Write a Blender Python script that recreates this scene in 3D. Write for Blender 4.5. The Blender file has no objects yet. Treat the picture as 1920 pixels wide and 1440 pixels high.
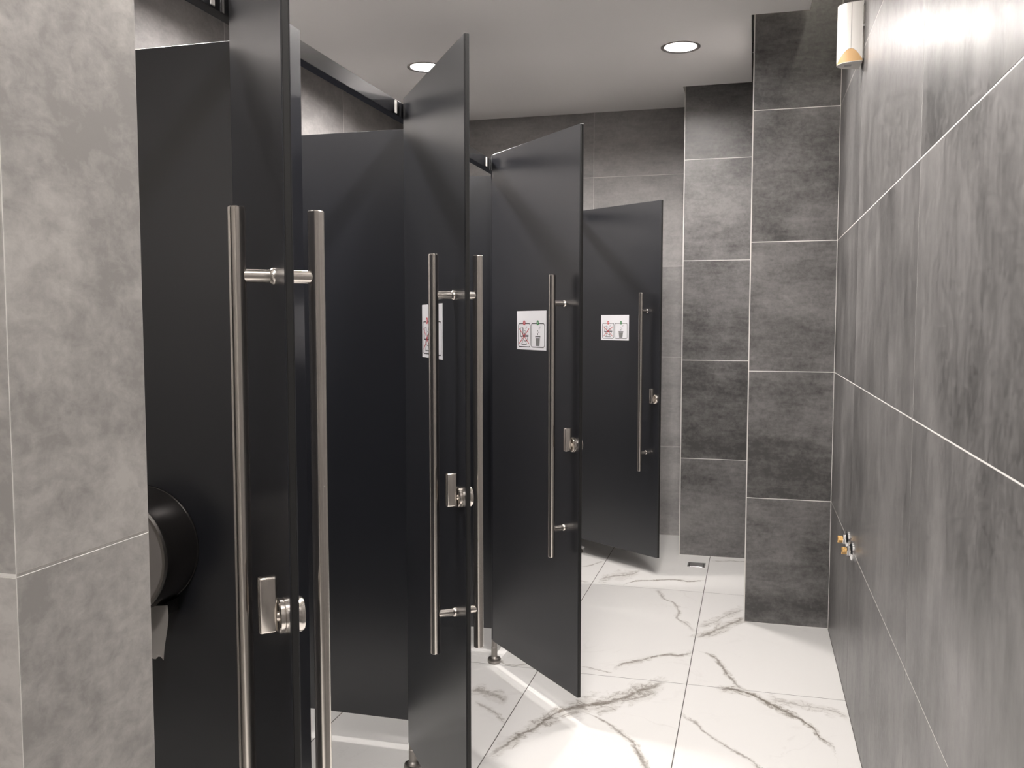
import bpy, bmesh, math, random
from mathutils import Vector, Matrix
random.seed(7)
sc = bpy.context.scene
C = sc.collection
PI = math.pi

# ------------------------------------------------------------------ camera
CAM_H, F_PX, YAW, PITCH = 1.4235, 1677.0, 0.2626, 0.0677
cd = bpy.data.cameras.new('camera'); cd.sensor_fit = 'HORIZONTAL'; cd.sensor_width = 36.0
cd.lens = F_PX * 36.0 / 1920.0; cd.clip_start = 0.01
cam = bpy.data.objects.new('camera', cd); C.objects.link(cam)
fw = Vector((-math.sin(YAW) * math.cos(PITCH), math.cos(YAW) * math.cos(PITCH), -math.sin(PITCH)))
rt = Vector((math.cos(YAW), math.sin(YAW), 0)); up = rt.cross(fw)
M = Matrix((rt, up, -fw)).transposed().to_4x4(); M.translation = (0, 0, CAM_H)
cam.matrix_world = M
sc.camera = cam

# ------------------------------------------------------------------ world, exposure
w = bpy.data.worlds.new('world'); sc.world = w; w.use_nodes = True
w.node_tree.nodes['Background'].inputs[0].default_value = (0, 0, 0, 1)
vs = sc.view_settings
vs.view_transform = 'Standard'; vs.look = 'None'; vs.gamma = 1.0; vs.use_curve_mapping = False
vs.exposure = 0.0
LAMP = 575.0            # radiance of a downlight's diffuser
STRIP = 24.0            # radiance of the strip behind the ceiling edge

# ------------------------------------------------------------------ room dimensions (metres)
XR, XL = 0.364, -2.40           # long walls
YE, YN = 6.02, -2.20            # end wall, wall behind the viewer
PIER_A = (-0.016, 4.337)        # near pier: left face x, front y
PIER_B = (-0.414, 5.52)         # far pier
STUB_X, STUB_Y0, STUB_Y1 = -0.626, 0.638, 0.819
ZC, ZTOP = 2.80, 3.06           # hung ceiling, slab above it
FX = -1.036                     # cubicle front
HINGE = [1.637, 2.573, 3.510, 4.447, 5.384]
HINGE_X = [-1.0316, -1.033, -1.0285, -1.036, -1.0345]
ANGLE = [38.1, 34.5, 43.8, 0.0, 55.3]
DOOR_W, DOOR_B, DOOR_T, DOOR_TH = 0.656, 0.10, 2.10, 0.013

# ------------------------------------------------------------------ node helpers
class NT:
    def __init__(s, name):
        s.m = bpy.data.materials.new(name); s.m.use_nodes = True
        s.t = s.m.node_tree; s.t.nodes.clear()
        s.out = s.t.nodes.new('ShaderNodeOutputMaterial')
        s.b = s.t.nodes.new('ShaderNodeBsdfPrincipled')
        s.t.links.new(s.b.outputs[0], s.out.inputs[0])
    def n(s, typ, **kw):
        nd = s.t.nodes.new(typ)
        for k, v in kw.items():
            if k.startswith('i_'):
                key = k[2:]; key = int(key) if key.isdigit() else key
                s.put(nd.inputs[key], v)
            else: setattr(nd, k, v)
        return nd
    def put(s, sock, v):
        if isinstance(v, bpy.types.NodeSocket): s.t.links.new(v, sock)
        elif isinstance(v, bpy.types.Node): s.t.links.new(v.outputs[0], sock)
        else: sock.default_value = v
    def math(s, op, a, b=None, c=None, clamp=False):
        nd = s.t.nodes.new('ShaderNodeMath'); nd.operation = op; nd.use_clamp = clamp
        s.put(nd.inputs[0], a)
        if b is not None: s.put(nd.inputs[1], b)
        if c is not None: s.put(nd.inputs[2], c)
        return nd.outputs[0]
    def vmath(s, op, a, b=None):
        nd = s.t.nodes.new('ShaderNodeVectorMath'); nd.operation = op
        s.put(nd.inputs[0], a)
        if b is not None: s.put(nd.inputs[1], b)
        return nd.outputs[0]
    def noise(s, vec, scale, detail=4.0, rough=0.55, dist=0.0):
        nd = s.t.nodes.new('ShaderNodeTexNoise')
        s.put(nd.inputs['Vector'], vec); nd.inputs['Scale'].default_value = scale
        nd.inputs['Detail'].default_value = detail; nd.inputs['Roughness'].default_value = rough
        nd.inputs['Distortion'].default_value = dist
        return nd.outputs[0]
    def rng(s, v, a, b, c=0.0, d=1.0, smooth=False):
        nd = s.t.nodes.new('ShaderNodeMapRange'); nd.clamp = True
        if smooth: nd.interpolation_type = 'SMOOTHSTEP'
        s.put(nd.inputs[0], v)
        for i, x in enumerate((a, b, c, d)): s.put(nd.inputs[i + 1], x)
        return nd.outputs[0]
    def mix(s, f, a, b, typ='MIX'):
        nd = s.t.nodes.new('ShaderNodeMix'); nd.data_type = 'RGBA'; nd.blend_type = typ
        s.put(nd.inputs[0], f); s.put(nd.inputs[6], a); s.put(nd.inputs[7], b)
        return nd.outputs[2]
    def bump(s, h, strength, dist):
        nd = s.t.nodes.new('ShaderNodeBump')
        nd.inputs['Strength'].default_value = strength; nd.inputs['Distance'].default_value = dist
        s.put(nd.inputs['Height'], h); s.t.links.new(nd.outputs[0], s.b.inputs['Normal'])
    def set(s, **kw):
        for k, v in kw.items(): s.put(s.b.inputs[k.replace('_', ' ')], v)
        return s

def col(r, g=None, b=None):
    return (r, r if g is None else g, r if b is None else b, 1)

def plain(name, c, rough=0.5, metal=0.0, spec=0.5, grain=0.0):
    t = NT(name); t.set(Base_Color=c, Roughness=rough, Metallic=metal)
    t.b.inputs['Specular IOR Level'].default_value = spec
    if grain:
        tc = t.n('ShaderNodeTexCoord'); nz = t.noise(tc.outputs['Object'], 90.0, 3)
        t.set(Roughness=t.rng(nz, 0.3, 0.7, rough - grain, rough + grain))
    return t.m

def concrete_tile(name, lo, hi, streak, rough=0.40, scratch=0.25, cs=3.2, bscr=0.4, dist=0.4, fw=0.32, tint=(1.0, 0.965, 0.948)):
    """cement-look porcelain: clouds, directional streaks and fine scratches, offset for every tile"""
    t = NT(name)
    tc = t.n('ShaderNodeTexCoord'); oi = t.n('ShaderNodeObjectInfo')
    off = t.n('ShaderNodeCombineXYZ', i_0=t.math('MULTIPLY', oi.outputs['Random'], 37.0),
              i_1=t.math('MULTIPLY', oi.outputs['Random'], 91.0), i_2=t.math('MULTIPLY', oi.outputs['Random'], 53.0))
    v = t.vmath('ADD', tc.outputs['Object'], off.outputs[0])
    cloud = t.noise(v, cs, 8, 0.62, dist)
    sv = t.vmath('MULTIPLY', v, streak)
    st = t.noise(sv, 2.6, 8, 0.66, 0.3)
    st2 = t.noise(sv, 9.0, 4, 0.6, 0.1)
    fine = t.noise(v, 55.0, 6, 0.7, 0.3)
    scr = t.noise(t.vmath('MULTIPLY', v, (streak[0] * 1.5, streak[1], streak[2] * 1.5)), 26.0, 4, 0.65, 0.5)
    s = t.math('ADD', t.math('MULTIPLY', cloud, 0.50), t.math('MULTIPLY', st, 0.50))
    s = t.math('ADD', s, t.math('MULTIPLY', t.math('SUBTRACT', st2, 0.5), 0.28))
    s = t.math('ADD', s, t.math('MULTIPLY', t.math('SUBTRACT', fine, 0.5), fw))
    s = t.math('ADD', s, t.math('MULTIPLY', t.math('SUBTRACT', scr, 0.5), scratch))
    s = t.math('ADD', s, t.math('MULTIPLY', t.math('SUBTRACT', oi.outputs['Random'], 0.5), 0.10))
    f = t.rng(s, 0.36, 0.65)
    a = (lo * tint[0], lo * tint[1], lo * tint[2], 1); b = (hi * tint[0], hi * tint[1], hi * tint[2], 1)
    c = t.mix(f, a, b)
    t.set(Base_Color=c, Roughness=t.rng(fine, 0.3, 0.7, rough - 0.06, rough + 0.08))
    h = t.math('ADD', t.math('MULTIPLY', fine, 0.7), t.math('MULTIPLY', scr, bscr))
    t.bump(h, 0.06, 0.003)
    return t.m

# veins of the marble-look floor: control points on the floor (metres), half width, halo half width, darkness
VEINS = [
 ([(-0.108,3.502),(-0.009,3.49),(0.079,3.41),(0.153,3.339),(0.206,3.28),(0.247,3.175),(0.286,3.093),(0.291,2.956)], .0055, .030, 1.0),
 ([(-0.224,3.233),(-0.182,3.176),(-0.097,3.05),(-0.03,2.981),(0.043,2.9),(0.09,2.80),(0.16,2.70)], .0035, .016, .62),
 ([(0.08,3.449),(0.194,3.421),(0.288,3.408),(0.359,3.344)], .004, .060, .55),
 ([(-0.22,3.886),(-0.157,3.864),(-0.109,3.77),(-0.069,3.639),(-0.034,3.549),(-0.009,3.515)], .005, .022, .78),
 ([(-0.218,4.059),(-0.147,4.165),(-0.078,4.283),(-0.012,4.405)], .008, .060, .8),
 ([(-0.22,4.20),(-0.15,4.30),(-0.08,4.44),(-0.02,4.52)], .004, .060, .5),
 ([(-0.47,4.75),(-0.415,4.593),(-0.354,4.518),(-0.329,4.403),(-0.326,4.296),(-0.300,4.263),(-0.245,4.147)], .005, .022, .62),
 ([(-0.527,3.598),(-0.492,3.667),(-0.423,3.723),(-0.37,3.781),(-0.319,3.814),(-0.274,3.82),(-0.235,3.869)], .007, .028, .80),
 ([(-0.656,3.581),(-0.596,3.573),(-0.536,3.543)], .004, .015, .5),
 ([(-0.314,3.496),(-0.386,3.412),(-0.445,3.324),(-0.502,3.259),(-0.562,3.218),(-0.623,3.178),(-0.674,3.103),(-0.715,3.002),(-0.757,2.906),(-0.79,2.81),(-0.822,2.758)], .010, .075, .90),
 ([(-0.330,3.40),(-0.40,3.33),(-0.47,3.27),(-0.54,3.23)], .004, .060, .70),
 ([(-0.591,3.158),(-0.513,3.115),(-0.437,3.047),(-0.384,2.977),(-0.329,2.863),(-0.309,2.795),(-0.28,2.66)], .0055, .020, .75),
 ([(-1.032,3.239),(-0.958,3.222),(-0.871,3.16)], .014, .075, .60),
 ([(-0.987,3.129),(-0.902,3.075),(-0.834,2.987)], .004, .020, .5),
 ([(-0.657,4.783),(-0.623,4.855),(-0.583,4.887),(-0.507,4.918),(-0.422,4.955),(-0.302,4.951),(-0.232,4.991)], .006, .020, .85),
 ([(-0.799,4.861),(-0.737,4.943),(-0.667,4.984),(-0.605,5.069)], .010, .11, .65),
 ([(-0.931,5.086),(-0.901,5.13),(-0.846,5.243)], .006, .02, .6),
 ([(-1.30,4.90),(-1.10,4.86),(-0.96,4.82),(-0.85,4.79)], .008, .03, .7),
 ([(-0.215,5.42),(-0.12,5.44),(0.0,5.46)], .004, .012, .6),
 ([(-1.012,3.555),(-0.946,3.522),(-0.888,3.55)], .006, .02, .6),
]

def marble(name):
    t = NT(name)
    tc = t.n('ShaderNodeTexCoord'); geo = t.n('ShaderNodeNewGeometry'); oi = t.n('ShaderNodeObjectInfo')
    P = geo.outputs['Position']
    wob = t.n('ShaderNodeTexNoise'); t.put(wob.inputs['Vector'], P)
    wob.inputs['Scale'].default_value = 16.0; wob.inputs['Detail'].default_value = 5.0; wob.inputs['Roughness'].default_value = 0.62
    dv = t.vmath('MULTIPLY', t.vmath('SUBTRACT', wob.outputs['Color'], (0.5, 0.5, 0.5)), (0.045, 0.045, 0))
    Q = t.n('ShaderNodeSeparateXYZ'); t.put(Q.inputs[0], t.vmath('ADD', P, dv))
    PQ = t.n('ShaderNodeSeparateXYZ'); t.put(PQ.inputs[0], P)
    wv = t.noise(P, 24.0, 4, 0.6)                                   # width variation
    bw = t.math('MULTIPLY', t.math('SUBTRACT', t.noise(P, 13.0, 6, 0.62, 0.6), 0.5), 2.2)
    core_sum = halo_sum = None
    for pts, hw, hh, dark in VEINS:
        xs = [p[0] for p in pts]; ys = [p[1] for p in pts]
        along_x = (max(xs) - min(xs)) * 1.6 > (max(ys) - min(ys))
        S = xs if along_x else ys; T = ys if along_x else xs
        o = sorted(zip(S, T)); S = [a for a, _ in o]; T = [b for _, b in o]
        s0, s1 = S[0], S[-1]; t0, t1 = min(T) - .02, max(T) + .02
        slope = (T[-1] - T[0]) / (s1 - s0); cosf = 1.0 / math.sqrt(1 + slope * slope)
        sa, ta = (Q.outputs[0], Q.outputs[1]) if along_x else (Q.outputs[1], Q.outputs[0])
        sn = t.math('DIVIDE', t.math('SUBTRACT', sa, s0), s1 - s0)
        fc = t.n('ShaderNodeFloatCurve'); cv = fc.mapping.curves[0]
        pp = [((a - s0) / (s1 - s0), (b - t0) / (t1 - t0)) for a, b in zip(S, T)]
        cv.points[0].location = pp[0]; cv.points[1].location = pp[-1]
        for q in pp[1:-1]: cv.points.new(*q)
        fc.mapping.use_clip = True; fc.mapping.update()
        t.put(fc.inputs['Value'], sn); fc.inputs['Factor'].default_value = 1.0
        tv = t.math('ADD', t.math('MULTIPLY', fc.outputs[0], t1 - t0), t0)
        dd = t.math('SUBTRACT', ta, tv)
        d = t.math('MULTIPLY', t.math('ABSOLUTE', dd), cosf)
        ends = t.math('MULTIPLY', t.rng(sn, -0.02, 0.10), t.rng(sn, 1.02, 0.90))
        wid = t.math('MULTIPLY', t.rng(wv, 0.3, 0.7, 0.5, 2.1), hw)
        core = t.math('MULTIPLY', t.rng(t.math('DIVIDE', d, wid), 1.2, 0.15, 0, 1, True), ends)
        halo = t.math('MULTIPLY', t.rng(t.math('ADD', t.math('DIVIDE', d, hh), bw), 0.80, 0.30, 0, 1, True), ends)
        core = t.math('MULTIPLY', core, dark); halo = t.math('MULTIPLY', halo, dark)
        core_sum = core if core_sum is None else t.math('MAXIMUM', core_sum, core)
        halo_sum = halo if halo_sum is None else t.math('MAXIMUM', halo_sum, halo)
    # faint procedural wisps, offset for every tile
    v2 = t.vmath('ADD', P, t.n('ShaderNodeCombineXYZ', i_0=t.math('MULTIPLY', oi.outputs['Random'], 17.0), i_1=t.math('MULTIPLY', oi.outputs['Random'], 31.0)).outputs[0])
    w1 = t.noise(v2, 1.6, 5, 0.55, 1.4)
    wisp = t.math('MULTIPLY', t.rng(t.math('ABSOLUTE', t.math('SUBTRACT', w1, 0.5)), 0.012, 0.0), t.rng(t.noise(v2, 2.3, 2), 0.52, 0.72))
    cloud = t.rng(t.noise(v2, 2.2, 4, 0.5), 0.45, 0.8)
    grit = t.rng(t.noise(P, 55.0, 4, 0.7), 0.35, 0.65, 0.35, 1.0)
    base = t.mix(t.math('MULTIPLY', cloud, 0.12), col(.74, .73, .715), col(.66, .65, .63))
    base = t.mix(t.math('MULTIPLY', wisp, 0.22), base, col(.42, .39, .36))
    strand = t.rng(t.math('ABSOLUTE', t.math('SUBTRACT', t.noise(P, 11.0, 6, 0.6, 1.0), 0.5)), 0.035, 0.004)
    base = t.mix(t.math('MULTIPLY', t.math('MULTIPLY', halo_sum, grit), 0.62), base, col(.44, .415, .375))
    base = t.mix(t.math('MULTIPLY', t.math('MULTIPLY', halo_sum, strand), 0.75), base, col(.20, .175, .145))
    base = t.mix(t.math('MULTIPLY', core_sum, t.rng(grit, 0.3, 0.8, 0.45, 0.95)), base, col(.150, .125, .100))
    t.set(Base_Color=base, Roughness=0.30)
    t.b.inputs['Specular IOR Level'].default_value = 0.45
    return t.m

def brushed(name, c, rough=0.22):
    t = NT(name); tc = t.n('ShaderNodeTexCoord')
    nz = t.noise(tc.outputs['Object'], 3.0, 2)
    t.set(Base_Color=c, Metallic=1.0, Roughness=t.rng(nz, 0.35, 0.65, rough - 0.02, rough + 0.03))
    return t.m

def laminate(name, c, rough):
    t = NT(name); tc = t.n('ShaderNodeTexCoord'); nz = t.noise(tc.outputs['Object'], 2.0, 2)
    t.set(Base_Color=t.mix(nz, (c[0] * .92, c[1] * .92, c[2] * .92, 1), c), Roughness=rough)
    t.b.inputs['Specular IOR Level'].default_value = 1.0
    return t.m

def emitter(name, c, s):
    t = NT(name); t.set(Base_Color=col(.9), Roughness=0.5)
    t.b.inputs['Emission Color'].default_value = c; t.b.inputs['Emission Strength'].default_value = s
    return t.m

MT = {
 'tile_right': concrete_tile('tile_vertical_grain', .062, .220, (1.0, 1.0, 0.27), 0.35, 0.20, 3.0, 0.0),
 'tile_pier': concrete_tile('tile_horizontal_grain', .062, .220, (0.30, 1.0, 1.0), 0.40),
 'tile_end': concrete_tile('tile_end_wall', .32, .52, (0.30, 1.0, 1.0), 0.48),
 'tile_stub': concrete_tile('tile_fine_scratched', .32, .52, (0.6, 1.0, 1.0), 0.46, 0.50, 6.0, 0.4, 0.1, 0.45, (1.0, 0.962, 0.918)),
 'grout_light': plain('grout_light', col(.80, .78, .75), 0.8),
 'grout_dark': plain('grout_dark', col(.11, .10, .095), 0.8),
 'marble': marble('marble_floor'),
 'ceiling': plain('ceiling_paint', col(.92, .90, .885), 0.75, grain=0.05),
 'void': plain('bare_concrete_slab', col(.24, .23, .22), 0.9),
 'laminate': laminate('anthracite_laminate', col(.0145, .0155, .020), 0.30),
 'edge': plain('black_panel_edge', col(.010), 0.5),
 'rail': plain('polished_black_rail', col(.42, .42, .43), 0.14, 1.0),
 'steel': brushed('brushed_steel', col(.84, .79, .735), 0.20),
 'steel_dark': brushed('satin_foot_metal', col(.33, .31, .29), 0.34),
 'chrome': plain('chrome', col(.82, .82, .82), 0.07, 1.0),
 'brass': plain('brass', col(.74, .47, .20), 0.22, 1.0),
 'trim': plain('pale_edge_trim', col(.72, .70, .67), 0.4),
 'ring': plain('downlight_ring', col(.36, .34, .33), 0.3, 1.0),
 'lamp': emitter('downlight_diffuser', col(1.0, .945, .905), LAMP),
 'strip': emitter('led_strip', col(1.0, .93, .80), STRIP),
 'white_plastic': plain('white_plastic', col(.72, .70, .675), 0.35),
 'tan_plastic': plain('tan_plastic', col(.55, .34, .15), 0.4),
 'grey_plastic': plain('grey_plastic', col(.42, .41, .41), 0.5),
 'dark_plastic': plain('dark_plastic', col(.03), 0.4),
 'drum': plain('dark_brushed_drum', col(.06, .056, .055), 0.26, 0.7),
 'drum_face': plain('grey_drum_face', col(.27, .25, .24), 0.30, 0.3),
 'paper': plain('toilet_paper', col(.62, .59, .56), 0.9),
 'sheet': plain('sign_paper', col(.86, .855, .885), 0.5),
 'ink': plain('sign_ink', col(.03), 0.6),
 'ink_grey': plain('sign_grey', col(.28), 0.6),
 'ink_red': plain('sign_red', col(.55, .03, .04), 0.6),
 'ink_green': plain('sign_green', col(.03, .22, .06), 0.6),
}

# ------------------------------------------------------------------ mesh helpers
def link(name, me, mat=None, parent=None, loc=None, rot=None):
    o = bpy.data.objects.new(name, me); C.objects.link(o)
    if mat is not None and me is not None and not me.materials: me.materials.append(MT[mat])
    if parent is not None: o.parent = parent
    if loc is not None: o.location = loc
    if rot is not None: o.rotation_euler = rot
    return o

def bm_mesh(bm, name, smooth=None):
    bmesh.ops.recalc_face_normals(bm, faces=bm.faces)
    me = bpy.data.meshes.new(name); bm.to_mesh(me); bm.free()
    if smooth is not None:
        me.polygons.foreach_set('use_smooth', [True] * len(me.polygons))
        try: me.set_sharp_from_angle(angle=smooth)
        except Exception: pass
    return me

def add_box(bm, x0, x1, y0, y1, z0, z1, bev=0.0, seg=1):
    g = bmesh.ops.create_cube(bm, size=1.0)
    for v in g['verts']:
        v.co = Vector((x0 + (v.co.x + .5) * (x1 - x0), y0 + (v.co.y + .5) * (y1 - y0), z0 + (v.co.z + .5) * (z1 - z0)))
    if bev:
        es = list({e for v in g['verts'] for e in v.link_edges})
        bmesh.ops.bevel(bm, geom=es, offset=bev, segments=seg, affect='EDGES', profile=0.5)

def box(name, b, mat, parent=None, bev=0.0, seg=1):
    bm = bmesh.new(); add_box(bm, *b, bev=bev, seg=seg)
    return link(name, bm_mesh(bm, name, 0.6 if bev else None), mat, parent)

def add_lathe(bm, prof, M4=None, n=32, cap=True):
    """prof: list of (radius, height) along local z; M4 places it"""
    rings = []
    for r, h in prof:
        ring = []
        for i in range(n):
            a = 2 * PI * i / n
            p = Vector((r * math.cos(a), r * math.sin(a), h))
            ring.append(bm.verts.new(M4 @ p if M4 else p))
        rings.append(ring)
    for A, B in zip(rings, rings[1:]):
        for i in range(n):
            bm.faces.new((A[i], A[(i + 1) % n], B[(i + 1) % n], B[i]))
    if cap:
        bm.faces.new(list(reversed(rings[0]))); bm.faces.new(rings[-1])

def lathe(name, prof, mat, parent=None, M4=None, n=32, smooth=0.6, cap=True):
    bm = bmesh.new(); add_lathe(bm, prof, M4, n, cap)
    return link(name, bm_mesh(bm, name, smooth), mat, parent)

def along(axis, origin):
    """matrix whose local z runs along axis from origin"""
    z = Vector(axis).normalized(); x = z.orthogonal().normalized(); y = z.cross(x)
    m = Matrix((x, y, z)).transposed().to_4x4(); m.translation = origin
    return m

def thing(name, label, cat, loc=(0, 0, 0), rz=0.0, group=None):
    o = bpy.data.objects.new(name, None); C.objects.link(o)
    o.location = loc; o.rotation_euler = (0, 0, rz); o.empty_display_size = 0.05
    return tag(o, label, cat, group)

def tag(o, label, cat, group=None):
    o['label'] = label; o['category'] = cat
    if group: o['group'] = group
    return o

def struct(o, label, cat):
    o['kind'] = 'structure'; return tag(o, label, cat)

# ------------------------------------------------------------------ tiled surfaces
_tiles = {}
def tile_mesh(wd, ht, th, mat, bev=0.0007):
    key = (round(wd, 4), round(ht, 4), mat)
    if key not in _tiles:
        bm = bmesh.new()
        # local x = width, z = height, face at y = 0, body behind it (+y); chamfered front edge
        add = [(-wd/2, th, -ht/2), (wd/2, th, -ht/2), (wd/2, th, ht/2), (-wd/2, th, ht/2)]
        rim = [(a, bev, c) for a, _, c in add]
        fr = [(math.copysign(abs(a) - bev, a), 0, math.copysign(abs(c) - bev, c)) for a, _, c in add]
        V = [[bm.verts.new(p) for p in ring] for ring in (add, rim, fr)]
        for A, B in zip(V, V[1:]):
            for i in range(4): bm.faces.new((A[i], A[(i+1) % 4], B[(i+1) % 4], B[i]))
        bm.faces.new(V[0]); bm.faces.new(V[2])
        me = bm_mesh(bm, 'tile'); me.materials.append(MT[mat]); _tiles[key] = me
    return _tiles[key]

def spans(a, b, lines):
    c = [a] + [l for l in sorted(lines) if a + .02 < l < b - .02] + [b]
    return list(zip(c, c[1:]))

def tiles_on(parent, origin, uaxis, normal, u0, u1, ulines, z0, z1, zlines, mat, gap=0.003):
    """origin: a point on the tile face where u = 0; uaxis horizontal; normal points to the room"""
    U = Vector(uaxis); N = Vector(normal)
    yb = -N                                           # local +y goes into the wall
    R = Matrix((U, yb, Vector((0, 0, 1)))).transposed()
    if R.determinant() < 0:
        R = Matrix((-U, yb, Vector((0, 0, 1)))).transposed()
    e = R.to_euler()
    for a, b in spans(u0, u1, ulines):
        for c, d in spans(z0, z1, zlines):
            me = tile_mesh(b - a - gap, d - c - gap, 0.008, mat)
            link('tile', me, None, parent, Vector(origin) + U * ((a + b) / 2) + Vector((0, 0, (c + d) / 2)), e)

ROWS = [.6, 1.2, 1.8, 2.4, 3.0]
G = 0.0005                                            # grout sits this far behind the tile face
def lines(x0, step, n=12): return [x0 + step * k for k in range(-n, n)]
YL = lines(2.25, 1.25)

floor = struct(box('floor', (XL - .1, XR + .1, YN - .1, YE + .1, -.12, -G), 'grout_dark'), 'white marble-look tiled floor with grey veins', 'floor')
FXL, FYL = lines(-0.228, 0.601), lines(3.510, 1.254)
for a, b in spans(XL, XR, FXL):
    for c, d in spans(YN, YE, FYL):
        me = tile_mesh(b - a - .003, d - c - .003, .008, 'marble')
        link('tile', me, None, floor, ((a + b) / 2, (c + d) / 2, 0), (-PI / 2, 0, 0))

wr = struct(box('wall_right', (XR + G, XR + .15, YN, PIER_A[1] + .05, 0, ZTOP), 'grout_light'), 'long dark grey cement-tiled wall along the corridor', 'wall')
tiles_on(wr, (XR, 0, 0), (0, 1, 0), (-1, 0, 0), YN, PIER_A[1], YL, 0, ZTOP, ROWS, 'tile_right')

pa = struct(box('wall_pier_near', (PIER_A[0] + G, XR + .15, PIER_A[1] + G, YE + .15, 0, ZTOP), 'grout_light'), 'dark grey tiled pier meeting the long right wall', 'wall')
tiles_on(pa, (0, PIER_A[1], 0), (1, 0, 0), (0, -1, 0), PIER_A[0], XR, [], 0, ZTOP, ROWS, 'tile_pier')
tiles_on(pa, (PIER_A[0], 0, 0), (0, 1, 0), (-1, 0, 0), PIER_A[1] + .009, PIER_B[1], [], 0, ZTOP, ROWS, 'tile_pier')

pb = struct(box('wall_pier_far', (PIER_B[0] + G, PIER_A[0] + G, PIER_B[1] + G, YE + .15, 0, ZTOP), 'grout_light'), 'dark grey tiled pier stepping back beside the end wall', 'wall')
tiles_on(pb, (0, PIER_B[1], 0), (1, 0, 0), (0, -1, 0), PIER_B[0], PIER_A[0], [], 0, ZTOP, ROWS, 'tile_pier')
tiles_on(pb, (PIER_B[0], 0, 0), (0, 1, 0), (-1, 0, 0), PIER_B[1] + .009, YE, [], 0, ZTOP, ROWS, 'tile_pier')

we = struct(box('wall_end', (XL - .15, PIER_B[0] + G, YE + G, YE + .15, 0, ZTOP), 'grout_light'), 'pale grey cement-tiled end wall behind the last cubicle', 'wall')
tiles_on(we, (0, YE, 0), (1, 0, 0), (0, -1, 0), XL, PIER_B[0], lines(-1.05, 1.25), 0, ZTOP, ROWS, 'tile_end')

wl = struct(box('wall_left', (XL - .15, XL - G, YN, YE + .15, 0, ZTOP), 'grout_light'), 'pale grey cement-tiled wall behind the cubicles', 'wall')
tiles_on(wl, (XL, 0, 0), (0, 1, 0), (1, 0, 0), YN, YE, lines(5.02, 1.25), 0, ZTOP, ROWS, 'tile_end')

ws = struct(box('wall_stub', (XL - .01, STUB_X - G, STUB_Y0 + G, STUB_Y1 - G, 0, ZTOP), 'grout_light'), 'light grey cement-tiled end of a stub wall before the cubicles', 'wall')
tiles_on(ws, (STUB_X, 0, 0), (0, 1, 0), (1, 0, 0), STUB_Y0 - .0004, STUB_Y1 + .0004, [], 0, ZTOP, ROWS, 'tile_stub', 0.002)
tiles_on(ws, (0, STUB_Y0, 0), (1, 0, 0), (0, -1, 0), XL, STUB_X + .0008, lines(STUB_X, 1.25), 0, ZTOP, ROWS, 'tile_stub')
tiles_on(ws, (0, STUB_Y1, 0), (1, 0, 0), (0, 1, 0), XL, STUB_X + .0008, lines(STUB_X, 1.25), 0, ZTOP, ROWS, 'tile_stub')

wn = struct(box('wall_near', (XL - .15, XR + .15, YN - .15, YN - G, 0, ZTOP), 'grout_light'), 'grey cement-tiled wall closing the room behind the viewer', 'wall')
tiles_on(wn, (0, YN, 0), (1, 0, 0), (0, 1, 0), XL, XR, lines(-1.05, 1.25), 0, ZTOP, ROWS, 'tile_end')

# pale trims on the outer tile corners
for k, (x, y, z0) in enumerate([(PIER_A[0], PIER_A[1], 0), (PIER_B[0], PIER_B[1], 0)]):
    struct(box('trim_%d' % (k + 1), (x - .0025, x + .0025, y - .0025, y + .0025, z0, ZTOP), 'trim'),
           'thin pale corner trim of the %s tiled pier' % ('near' if k == 0 else 'far'), 'trim')

# hung ceiling with an open shadow gap along the walls
cg = 0.115
poly = [(XL + .12, YN + .12), (XR - .145, YN + .12), (XR - .145, PIER_A[1] - .097), (PIER_A[0] - .014, PIER_A[1] - .097),
        (PIER_A[0] - .014, PIER_B[1] - .125), (PIER_B[0] - .004, PIER_B[1] - .125), (PIER_B[0] - .004, YE - .118), (XL + .12, YE - .118)]
LXS = (-.373, -1.729); LY = [4.631 - 1.356 * k for k in range(5)]
LAMPS = [(r, k) for r in (0, 1) for k in range(5) if r == 0 or k < 3]     # corridor row, cubicle row (ends at the stub wall)
bm = bmesh.new(); edges = []
loops = [poly] + [[(x + .081 * math.cos(2 * PI * i / 48), y + .081 * math.sin(2 * PI * i / 48)) for i in range(48)] for x, y in ((LXS[r], LY[k]) for r, k in LAMPS)]
for lp in loops:
    vs_ = [bm.verts.new((x, y, ZC)) for x, y in lp]
    edges += [bm.edges.new((vs_[i], vs_[(i + 1) % len(vs_)])) for i in range(len(vs_))]
g = bmesh.ops.triangle_fill(bm, use_beauty=True, use_dissolve=False, edges=edges)
fs = [f for f in g['geom'] if isinstance(f, bmesh.types.BMFace)]
ex = bmesh.ops.extrude_face_region(bm, geom=fs)
for v in ex['geom']:
    if isinstance(v, bmesh.types.BMVert): v.co.z += .10
struct(link('ceiling', bm_mesh(bm, 'ceiling'), 'ceiling'), 'smooth pale grey hung ceiling with a shadow gap at the walls', 'ceiling')
struct(box('ceiling_slab', (XL - .15, XR + .15, YN - .15, YE + .15, ZTOP, ZTOP + .1), 'void'), 'bare concrete slab above the hung ceiling', 'ceiling')

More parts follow.
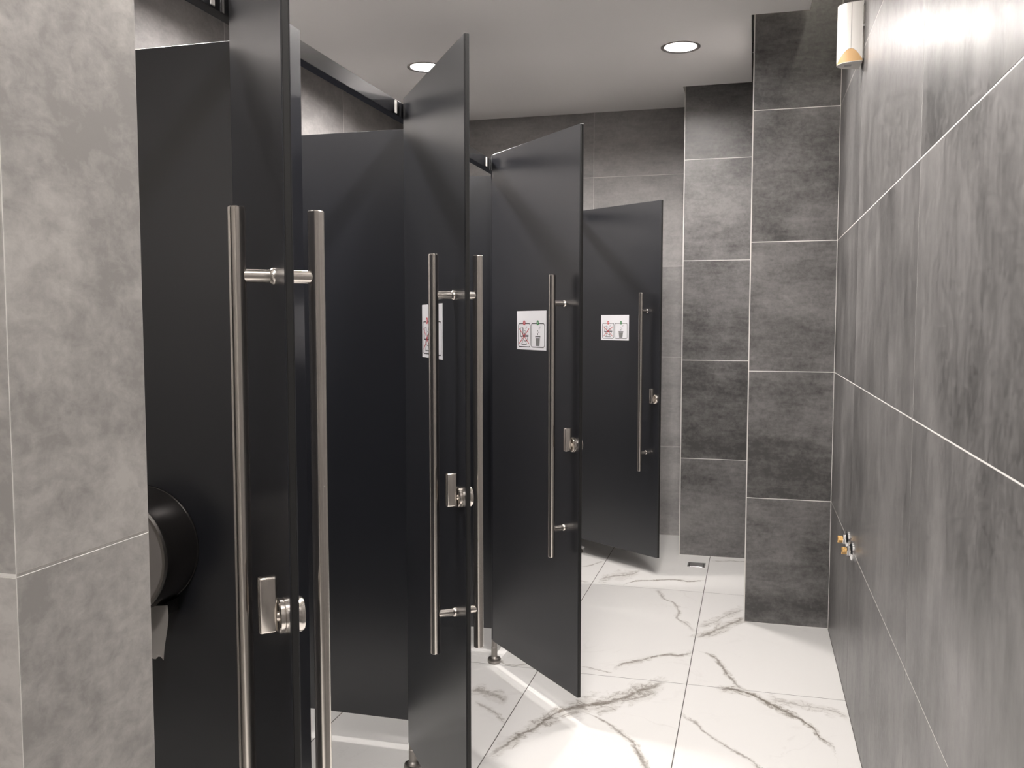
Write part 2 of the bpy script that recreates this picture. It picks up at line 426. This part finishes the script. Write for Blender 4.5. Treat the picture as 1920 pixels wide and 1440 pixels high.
# ------------------------------------------------------------------ downlights
def downlight(x, y, label, end=''):
    t = thing('downlight' + end, label, 'light', (x, y, ZC), 0, 'recessed ceiling downlights')
    lathe('trim_ring', [(.0975, .0005), (.0975, -.003), (.094, -.005), (.084, -.004), (.0785, .0), (.0775, .024), (.0795, .024), (.0800, .0005)], 'ring', t, n=48, cap=False)
    lathe('diffuser' + end, [(.0785, .020), (.0785, .018), (.05, .0165)], 'lamp', t, n=48)
    return t
LBL = [['round glowing downlight above the floor in front of the far pier', 'round downlight over the corridor beside the air freshener',
        'round downlight over the corridor between the stub wall and the pull bars', 'round downlight over the corridor at the stub wall edge', 'round downlight over the entrance floor'],
       ['round glowing downlight half behind the top corner of an open door', 'round downlight over the cubicle of the uncovered notice',
        'round downlight over the cubicle just past the paper dispenser']]
for r, k in LAMPS: downlight(LXS[r], LY[k], LBL[r][k], '' if k == 0 else '_offscreen')

ls = box('led_strip_offscreen', (XR - .075, XR - .060, YN + .2, PIER_A[1] - .02, ZTOP - .010, ZTOP + .001), 'strip')
tag(ls, 'warm strip light hidden in the slot between ceiling edge and right wall', 'light')

# ------------------------------------------------------------------ cubicle doors
def bar_handle(parent, side, zmid=1.0915):
    """side -1: inside face (local y = 0), +1: outside face (local y = thickness)"""
    f = 0.0 if side < 0 else DOOR_TH
    yb = f + side * (.0525 if side < 0 else .0508); u = .558 if side < 0 else .551
    bar = lathe('pull_bar', [(.0112, .592), (.0125, .5935), (.0125, 1.5915), (.0112, 1.593)], 'steel', parent, Matrix.Translation((u, yb, 0)), 28)
    for z in (1.493, .693):
        Mx = along((0, side, 0), (u, f, z))
        lathe('standoff', [(.0128, -.0004), (.0128, .003), (.0104, .0065), (.0100, .007), (.0100, .044)], 'steel', bar, Mx, 24)
        lathe('grub_screw', [(.0026, 0), (.0026, .0003)], 'edge', bar, along((-.8, 0, -.25), (u - .0085, f + side * .011, z - .0027)), 10)
    return bar

def lock_set(parent):
    u, z = .622, 1.0
    ri = lathe('lock_rosette', [(.026, -.0004), (.026, .004), (.0245, .005), (.0245, .006), (.0255, .0065), (.0255, .011), (.0235, .013)], 'steel', parent, along((0, -1, 0), (u, 0, z)), 36)
    lathe('spindle', [(.008, 0), (.008, .016)], 'steel', ri, along((0, -1, 0), (u, 0, z)), 20)
    bm = bmesh.new(); add_box(bm, u - .0085, u + .0085, -.040, -.014, z - .022, z + .060, .0035, 3)
    link('thumb_turn', bm_mesh(bm, 'thumb_turn', 0.7), 'steel', ri)
    lathe('lock_rosette', [(.026, -.0004), (.026, .006), (.0235, .010), (.012, .0125)], 'steel', parent, along((0, 1, 0), (u, DOOR_TH, z)), 36)

def door(i, label):
    a = math.radians(ANGLE[i]); th = math.atan2(-math.cos(a), math.sin(a))
    x = HINGE_X[i]
    t = thing('cubicle_door', label, 'door', (x, HINGE[i], 0), th)
    bm = bmesh.new(); add_box(bm, 0.004, DOOR_W - .004, 0, DOOR_TH, DOOR_B, DOOR_T, .0008)
    link('panel', bm_mesh(bm, 'panel'), 'laminate', t)
    bm = bmesh.new(); add_box(bm, DOOR_W - .0045, DOOR_W + .002, .0012, DOOR_TH - .0025, DOOR_B + .002, DOOR_T - .001, .001)
    link('edge_seal', bm_mesh(bm, 'edge_seal'), 'edge', t)
    for z in (.32, 1.88):
        lathe('hinge', [(.0055, z - .05), (.0055, z + .05)], 'edge', t, Matrix.Translation((.001, DOOR_TH * .75, 0)), 16)
    bar_handle(t, -1); bar_handle(t, +1); lock_set(t)
    return t, (x, HINGE[i], 0), th

DOORS = {}
DOORS[0] = door(0, 'open black cubicle door without a notice, beside the round paper dispenser')
DOORS[1] = door(1, 'open black cubicle door whose notice is half covered by its pull bar')
DOORS[2] = door(2, 'open black cubicle door with uncovered notice, between the covered-notice door and the end-wall door')
DOORS[3] = door(3, 'closed black cubicle door in the row between two open ones')
DOORS[4] = door(4, 'open black cubicle door in front of the end wall, beside the far pier')

# ------------------------------------------------------------------ pilasters, partitions, head rail
PIL = [(STUB_Y1, HINGE[0] - DOOR_W - .012)] + [(h + .012, h + .282) for h in HINGE[:-1]] + [(HINGE[-1] + .012, YE)]
PLBL = ['narrow black front panel between the stub wall and the first cubicle door',
        'black front panel just past the door beside the paper dispenser',
        'black front panel on a steel foot, past the door with the covered notice',
        'black front panel on a steel foot, below the door with the clear notice',
        'black front panel past the closed cubicle door',
        'black front panel joining the last cubicle door to the end wall']
for k, (a, b) in enumerate(PIL):
    t = thing('front_panel', PLBL[k], 'panel', (FX, a, 0), 0, 'fixed front panels of the cubicles')
    bm = bmesh.new(); add_box(bm, 0, .013, 0, b - a, DOOR_B, DOOR_T, .0008)
    link('panel', bm_mesh(bm, 'panel'), 'laminate', t)
    fy = .014 if k else .07
    foot = lathe('foot', [(.0265, 0), (.0285, .003), (.0285, .014), (.0255, .019), (.017, .021), (.0128, .026), (.0128, .064), (.0118, .065), (.0118, DOOR_B + .001)], 'steel_dark', t, Matrix.Translation((.0085, fy, 0)), 32)

PY = [h + .150 for h in HINGE]
PTLBL = ['black cubicle partition carrying the round paper dispenser',
         'black cubicle partition behind the door with the covered notice',
         'black cubicle partition glimpsed behind the door with the clear notice',
         'black cubicle partition behind the closed door',
         'black cubicle partition nearest the end wall']
for k, y in enumerate(PY):
    o = box('partition', (XL - .0005, FX + .0002, y - .006, y + .006, DOOR_B, 2.043), 'laminate', bev=.0006)
    tag(o, PTLBL[k], 'partition', 'black panels dividing the cubicles')

t = thing('head_rail', 'polished black rail running above the cubicle doors', 'rail', (FX, STUB_Y1, 0))
box('rail_bar', (-.030, -.0002, 0, YE - STUB_Y1, 2.0428, 2.087), 'rail', t, .0012)
for h in HINGE:
    box('bracket', (-.0280, .0012, h - STUB_Y1 - .056, h - STUB_Y1 - .041, 2.0465, 2.0840), 'white_plastic', t, .001)

# ------------------------------------------------------------------ paper dispenser on the first partition
DX, DZ, DY = -1.368, .905, PY[0] - .006
t = thing('paper_dispenser', 'round dark jumbo toilet paper dispenser with paper hanging, on the partition', 'dispenser', (DX, DY, DZ))
lathe('drum', [(.136, 0.0005), (.141, -.002), (.141, -.006), (.1395, -.008), (.1395, -.112), (.136, -.118), (.128, -.119)], 'drum', t, along((0, 1, 0), (0, 0, 0)), 64)
lathe('rim', [(.1385, -.111), (.1395, -.116), (.1365, -.1215), (.130, -.1215), (.1285, -.1185)], 'steel_dark', t, along((0, 1, 0), (0, 0, 0)), 64, cap=False)
lathe('face', [(.1305, -.1175), (.1305, -.1195), (.126, -.1200)], 'drum_face', t, along((0, 1, 0), (0, 0, 0)), 64)
box('outlet', (-.085, .085, -.055, -.0005, -.150, -.118), 'drum', t, .004, 2)
bm = bmesh.new()
nx, nz = 14, 12; gv = []
for j in range(nz + 1):
    row = []
    for i in range(nx + 1):
        u = i / nx; v = j / nz
        x = -.010 + .108 * u + .003 * math.sin(v * 5 + 1); z = -.118 - .122 * v + (.010 * (u - 1) if j == 0 else 0)
        if j == nz: z += .004 * math.sin(u * 23) + .006 * (u - .3) + random.uniform(-.0012, .0012)
        y = -.066 - .014 * v * v + .003 * math.sin(u * 6 + v * 4)
        row.append(bm.verts.new((x, y, z)))
    gv.append(row)
for j in range(nz):
    for i in range(nx): bm.faces.new((gv[j][i], gv[j][i + 1], gv[j + 1][i + 1], gv[j + 1][i]))
bmesh.ops.solidify(bm, geom=list(bm.faces), thickness=.0006)
link('paper_tail', bm_mesh(bm, 'paper_tail', 1.0), 'paper', t)

# ------------------------------------------------------------------ notices on the doors
SW, SH = .220, .147
def strip2d(bm, pts, wd, y, closed=False):
    """flat ribbon of width wd through 2-D points (x, z) at depth y"""
    n = len(pts); L = []; Rr = []
    for i, p in enumerate(pts):
        a = Vector(pts[(i - 1) % n] if (closed or i > 0) else p); b = Vector(pts[(i + 1) % n] if (closed or i < n - 1) else p)
        d = (b - a).normalized(); nn = Vector((-d.y, d.x)) * wd / 2
        L.append(bm.verts.new((p[0] + nn.x, y, p[1] + nn.y))); Rr.append(bm.verts.new((p[0] - nn.x, y, p[1] - nn.y)))
    for i in range(n if closed else n - 1):
        j = (i + 1) % n; bm.faces.new((L[i], L[j], Rr[j], Rr[i]))

def fill2d(bm, pts, y): bm.faces.new([bm.verts.new((x, y, z)) for x, z in pts])
def ring_pts(cx, cz, r, n=24, rz=None): return [(cx + r * math.cos(2 * PI * i / n), cz + (rz or r) * math.sin(2 * PI * i / n)) for i in range(n)]
def round_rect(x0, x1, z0, z1, r, n=5):
    out = []
    for cx, cz, a0 in ((x1 - r, z1 - r, 0), (x0 + r, z1 - r, 90), (x0 + r, z0 + r, 180), (x1 - r, z0 + r, 270)):
        for k in range(n + 1):
            a = math.radians(a0 + 90 * k / n); out.append((cx + r * math.cos(a), cz + r * math.sin(a)))
    return out

def notice(i, label, u0=.2125, z0=1.3235):
    t0, loc, th = DOORS[i]
    t = thing('notice', label, 'sign', loc, th, 'paper notices on the cubicle doors')
    S = lambda u, v: (u0 + u * SW, z0 + v * SH)
    bm = bmesh.new(); add_box(bm, u0, u0 + SW, -.0010, .0001, z0, z0 + SH)
    sh = link('sheet', bm_mesh(bm, 'sheet'), 'sheet', t)
    y1, y2, y3 = -.0013, -.0016, -.0019
    def pic(name, mat, *fns):
        bm = bmesh.new()
        for f in fns: f(bm)
        me = bm_mesh(bm, name)
        link(name, me, mat, sh)
    for a, b in ((.053, .47), (.504, .947)):
        p = S(a, .075); q = S(b, .676); rr = round_rect(p[0], q[0], p[1], q[1], .010)
        pic('picture_frame', 'ink', lambda bm: strip2d(bm, rr, .0028, y1, True))
    # do-not badge and allowed badge
    for cu, mat, mark in ((.262, 'ink_red', 'x'), (.728, 'ink_green', 'v')):
        cx, cz = S(cu, .695)
        pic('badge', mat, lambda bm: fill2d(bm, ring_pts(cx, cz, .0092), y2))
        if mark == 'x':
            pic('badge_mark', 'sheet', lambda bm: strip2d(bm, [(cx - .0035, cz - .004), (cx + .0035, cz + .004)], .0022, y3), lambda bm: strip2d(bm, [(cx - .0035, cz + .004), (cx + .0035, cz - .004)], .0022, y3 - .0001))
        else:
            pic('badge_mark', 'sheet', lambda bm: strip2d(bm, [(cx - .004, cz + .003), (cx - .001, cz - .004), (cx + .0045, cz + .005)], .0020, y3))
    # toilet with things thrown in
    pic('toilet_outline', 'ink',
        lambda bm: strip2d(bm, [S(.135, .345), S(.135, .560), S(.225, .560), S(.225, .345)], .0024, y1),
        lambda bm: strip2d(bm, [S(.118, .345), S(.405, .345)], .0032, y1 - .0001),
        lambda bm: strip2d(bm, [S(.235, .375), S(.405, .375), S(.405, .345)], .0020, y1),
        lambda bm: strip2d(bm, [S(.165, .34), S(.18, .27), S(.215, .235), S(.20, .19), S(.17, .15), S(.17, .132), S(.345, .132), S(.345, .15), S(.32, .20), S(.36, .255), S(.39, .34)], .0024, y1),
        lambda bm: strip2d(bm, [S(.225, .30), S(.25, .24), S(.30, .22), S(.35, .25)], .0022, y1 - .0001))
    pic('toilet_tank', 'ink_grey', lambda bm: fill2d(bm, [S(.205, .36), S(.222, .36), S(.222, .585), S(.205, .585)], y1 - .0002))
    for cu in (.0, .455):
        pic('rubbish', 'ink',
            lambda bm: fill2d(bm, ring_pts(*S(.288 + cu - (.0 if cu == 0 else .02), .49), .0022, 10), y1),
            lambda bm: fill2d(bm, ring_pts(*S(.315 + cu - (.0 if cu == 0 else .01), .455), .0027, 10), y1),
            lambda bm: fill2d(bm, ring_pts(*S(.28 + cu - (.0 if cu == 0 else .015), .41), .0030, 10, .0042), y1))
        pic('falling_lines', 'ink_grey',
            lambda bm: strip2d(bm, [S(.30 + cu, .535), S(.345 + cu, .605)], .0012, y1),
            lambda bm: strip2d(bm, [S(.322 + cu, .53), S(.362 + cu, .60)], .0012, y1))
    pic('red_cross', 'ink_red', lambda bm: strip2d(bm, [S(.09, .545), S(.43, .155)], .0030, y2), lambda bm: strip2d(bm, [S(.43, .545), S(.09, .155)], .0030, y2 - .0001))
    # bin
    pic('bin_lid', 'ink', lambda bm: strip2d(bm, [S(.642, .348), S(.808, .348)], .0030, y1), lambda bm: strip2d(bm, [S(.65, .315), S(.80, .315)], .0016, y1),
        lambda bm: strip2d(bm, [S(.646, .348), S(.654, .315)], .0016, y1 - .0001), lambda bm: strip2d(bm, [S(.804, .348), S(.796, .315)], .0016, y1 - .0001))
    pic('bin_body', 'ink_grey', lambda bm: fill2d(bm, [S(.655, .305), S(.672, .115), S(.776, .115), S(.793, .305)], y1))
    pic('bin_outline', 'ink', lambda bm: strip2d(bm, [S(.655, .305), S(.672, .112), S(.776, .112), S(.793, .305)], .0016, y2),
        lambda bm: strip2d(bm, [S(.695, .29), S(.702, .135)], .0010, y2), lambda bm: strip2d(bm, [S(.724, .29), S(.724, .135)], .0010, y2), lambda bm: strip2d(bm, [S(.753, .29), S(.746, .135)], .0010, y2))
notice(1, 'white pictogram notice half covered by the pull bar of its door', .2300, 1.3285)
notice(2, 'white pictogram notice on the open door that stands on a steel foot')
notice(4, 'white pictogram notice on the open door before the end wall', .2020, 1.3250)

# ------------------------------------------------------------------ air freshener on the right wall
AY, AZ0, AZ1 = 3.500, 2.352, 2.560
t = thing('air_freshener', 'white curved air freshener with tan lower band high on the right wall', 'air freshener', (XR, AY, AZ0))
AD, AW, NA = .082, .052, 28
def prof(k):
    a = PI * k / NA
    return (-.006 - AD * math.sin(a) ** .9, -AW * math.cos(a))
def arch(k): return .006 + .042 * math.sin(PI * max(0.0, math.sin(PI * k / NA)) ** .87)
def shell(name, zlo, zhi, mat, off=0.0):
    bm = bmesh.new(); A = []; B = []
    for k in range(NA + 1):
        x, y = prof(k); A.append(bm.verts.new((x - off, y, zlo(k)))); B.append(bm.verts.new((x - off, y, zhi(k))))
    for k in range(NA): bm.faces.new((A[k], A[k + 1], B[k + 1], B[k]))
    bm.faces.new((A[0], B[0], B[-1], A[-1]))
    bm.faces.new(A); bm.faces.new(B)
    return link(name, bm_mesh(bm, name, 0.7), mat, t)
H = AZ1 - AZ0
body = shell('body', arch, lambda k: H, 'white_plastic', .0006)
shell('lower_band', lambda k: .001, lambda k: arch(k) + .0005, 'tan_plastic')
shell('bottom_cap', lambda k: 0.0, lambda k: .0018, 'white_plastic', .0004)
x, y = prof(4)
box('seam', (x - .0008, x + .001, y - .0006, y + .0002, .049, H - .002), 'grey_plastic', body)
box('vent', (-.062, -.038, -.010, .012, -.0006, .0006), 'grey_plastic', t)
box('mounting_plate', (-.0065, .001, -.040, .040, .012, H - .012), 'white_plastic', t)
box('catch', (-.0068, -.0004, -.0535, -.0440, .118, .128), 'chrome', t)

# ------------------------------------------------------------------ water outlets on the right wall
for y, z, lb in ((3.530, .612, 'chrome wall water outlet with brass plug, the one toward the near pier'), (3.378, .606, 'chrome wall water outlet with brass plug, the one on the corridor side')):
    t = thing('water_outlet', lb, 'pipe outlet', (XR, y, z), 0, 'capped water outlets low on the right wall')
    lathe('rosette', [(.034, .0006), (.034, .007), (.030, .012), (.0195, .0155)], 'chrome', t, along((-1, 0, 0), (0, 0, 0)), 40)
    lathe('nut', [(.0175, .014), (.0195, .0155), (.0195, .0225), (.017, .024)], 'chrome', t, along((-1, 0, 0), (0, 0, 0)), 6, smooth=None)
    lathe('plug', [(.0115, .022), (.0115, .025), (.0135, .0255), (.0135, .040), (.012, .042)], 'brass', t, along((-1, 0, 0), (0, 0, 0)) @ Matrix.Rotation(.78, 4, 'Z'), 4, smooth=None)

# ------------------------------------------------------------------ floor drain
t = thing('floor_drain', 'small square chrome floor drain before the far pier', 'drain', (-.297, 5.298, 0))
bm = bmesh.new()
for b in ((-.051, .051, -.051, -.044), (-.051, .051, .044, .051), (-.051, -.044, -.044, .044), (.044, .051, -.044, .044)):
    add_box(bm, b[0], b[1], b[2], b[3], -.001, .0025)
link('frame', bm_mesh(bm, 'frame'), 'chrome', t)
box('well', (-.0445, .0445, -.0445, .0445, -.0005, .0004), 'dark_plastic', t)
box('plate', (-.038, .038, -.038, .038, .0002, .0018), 'chrome', t, .0006)
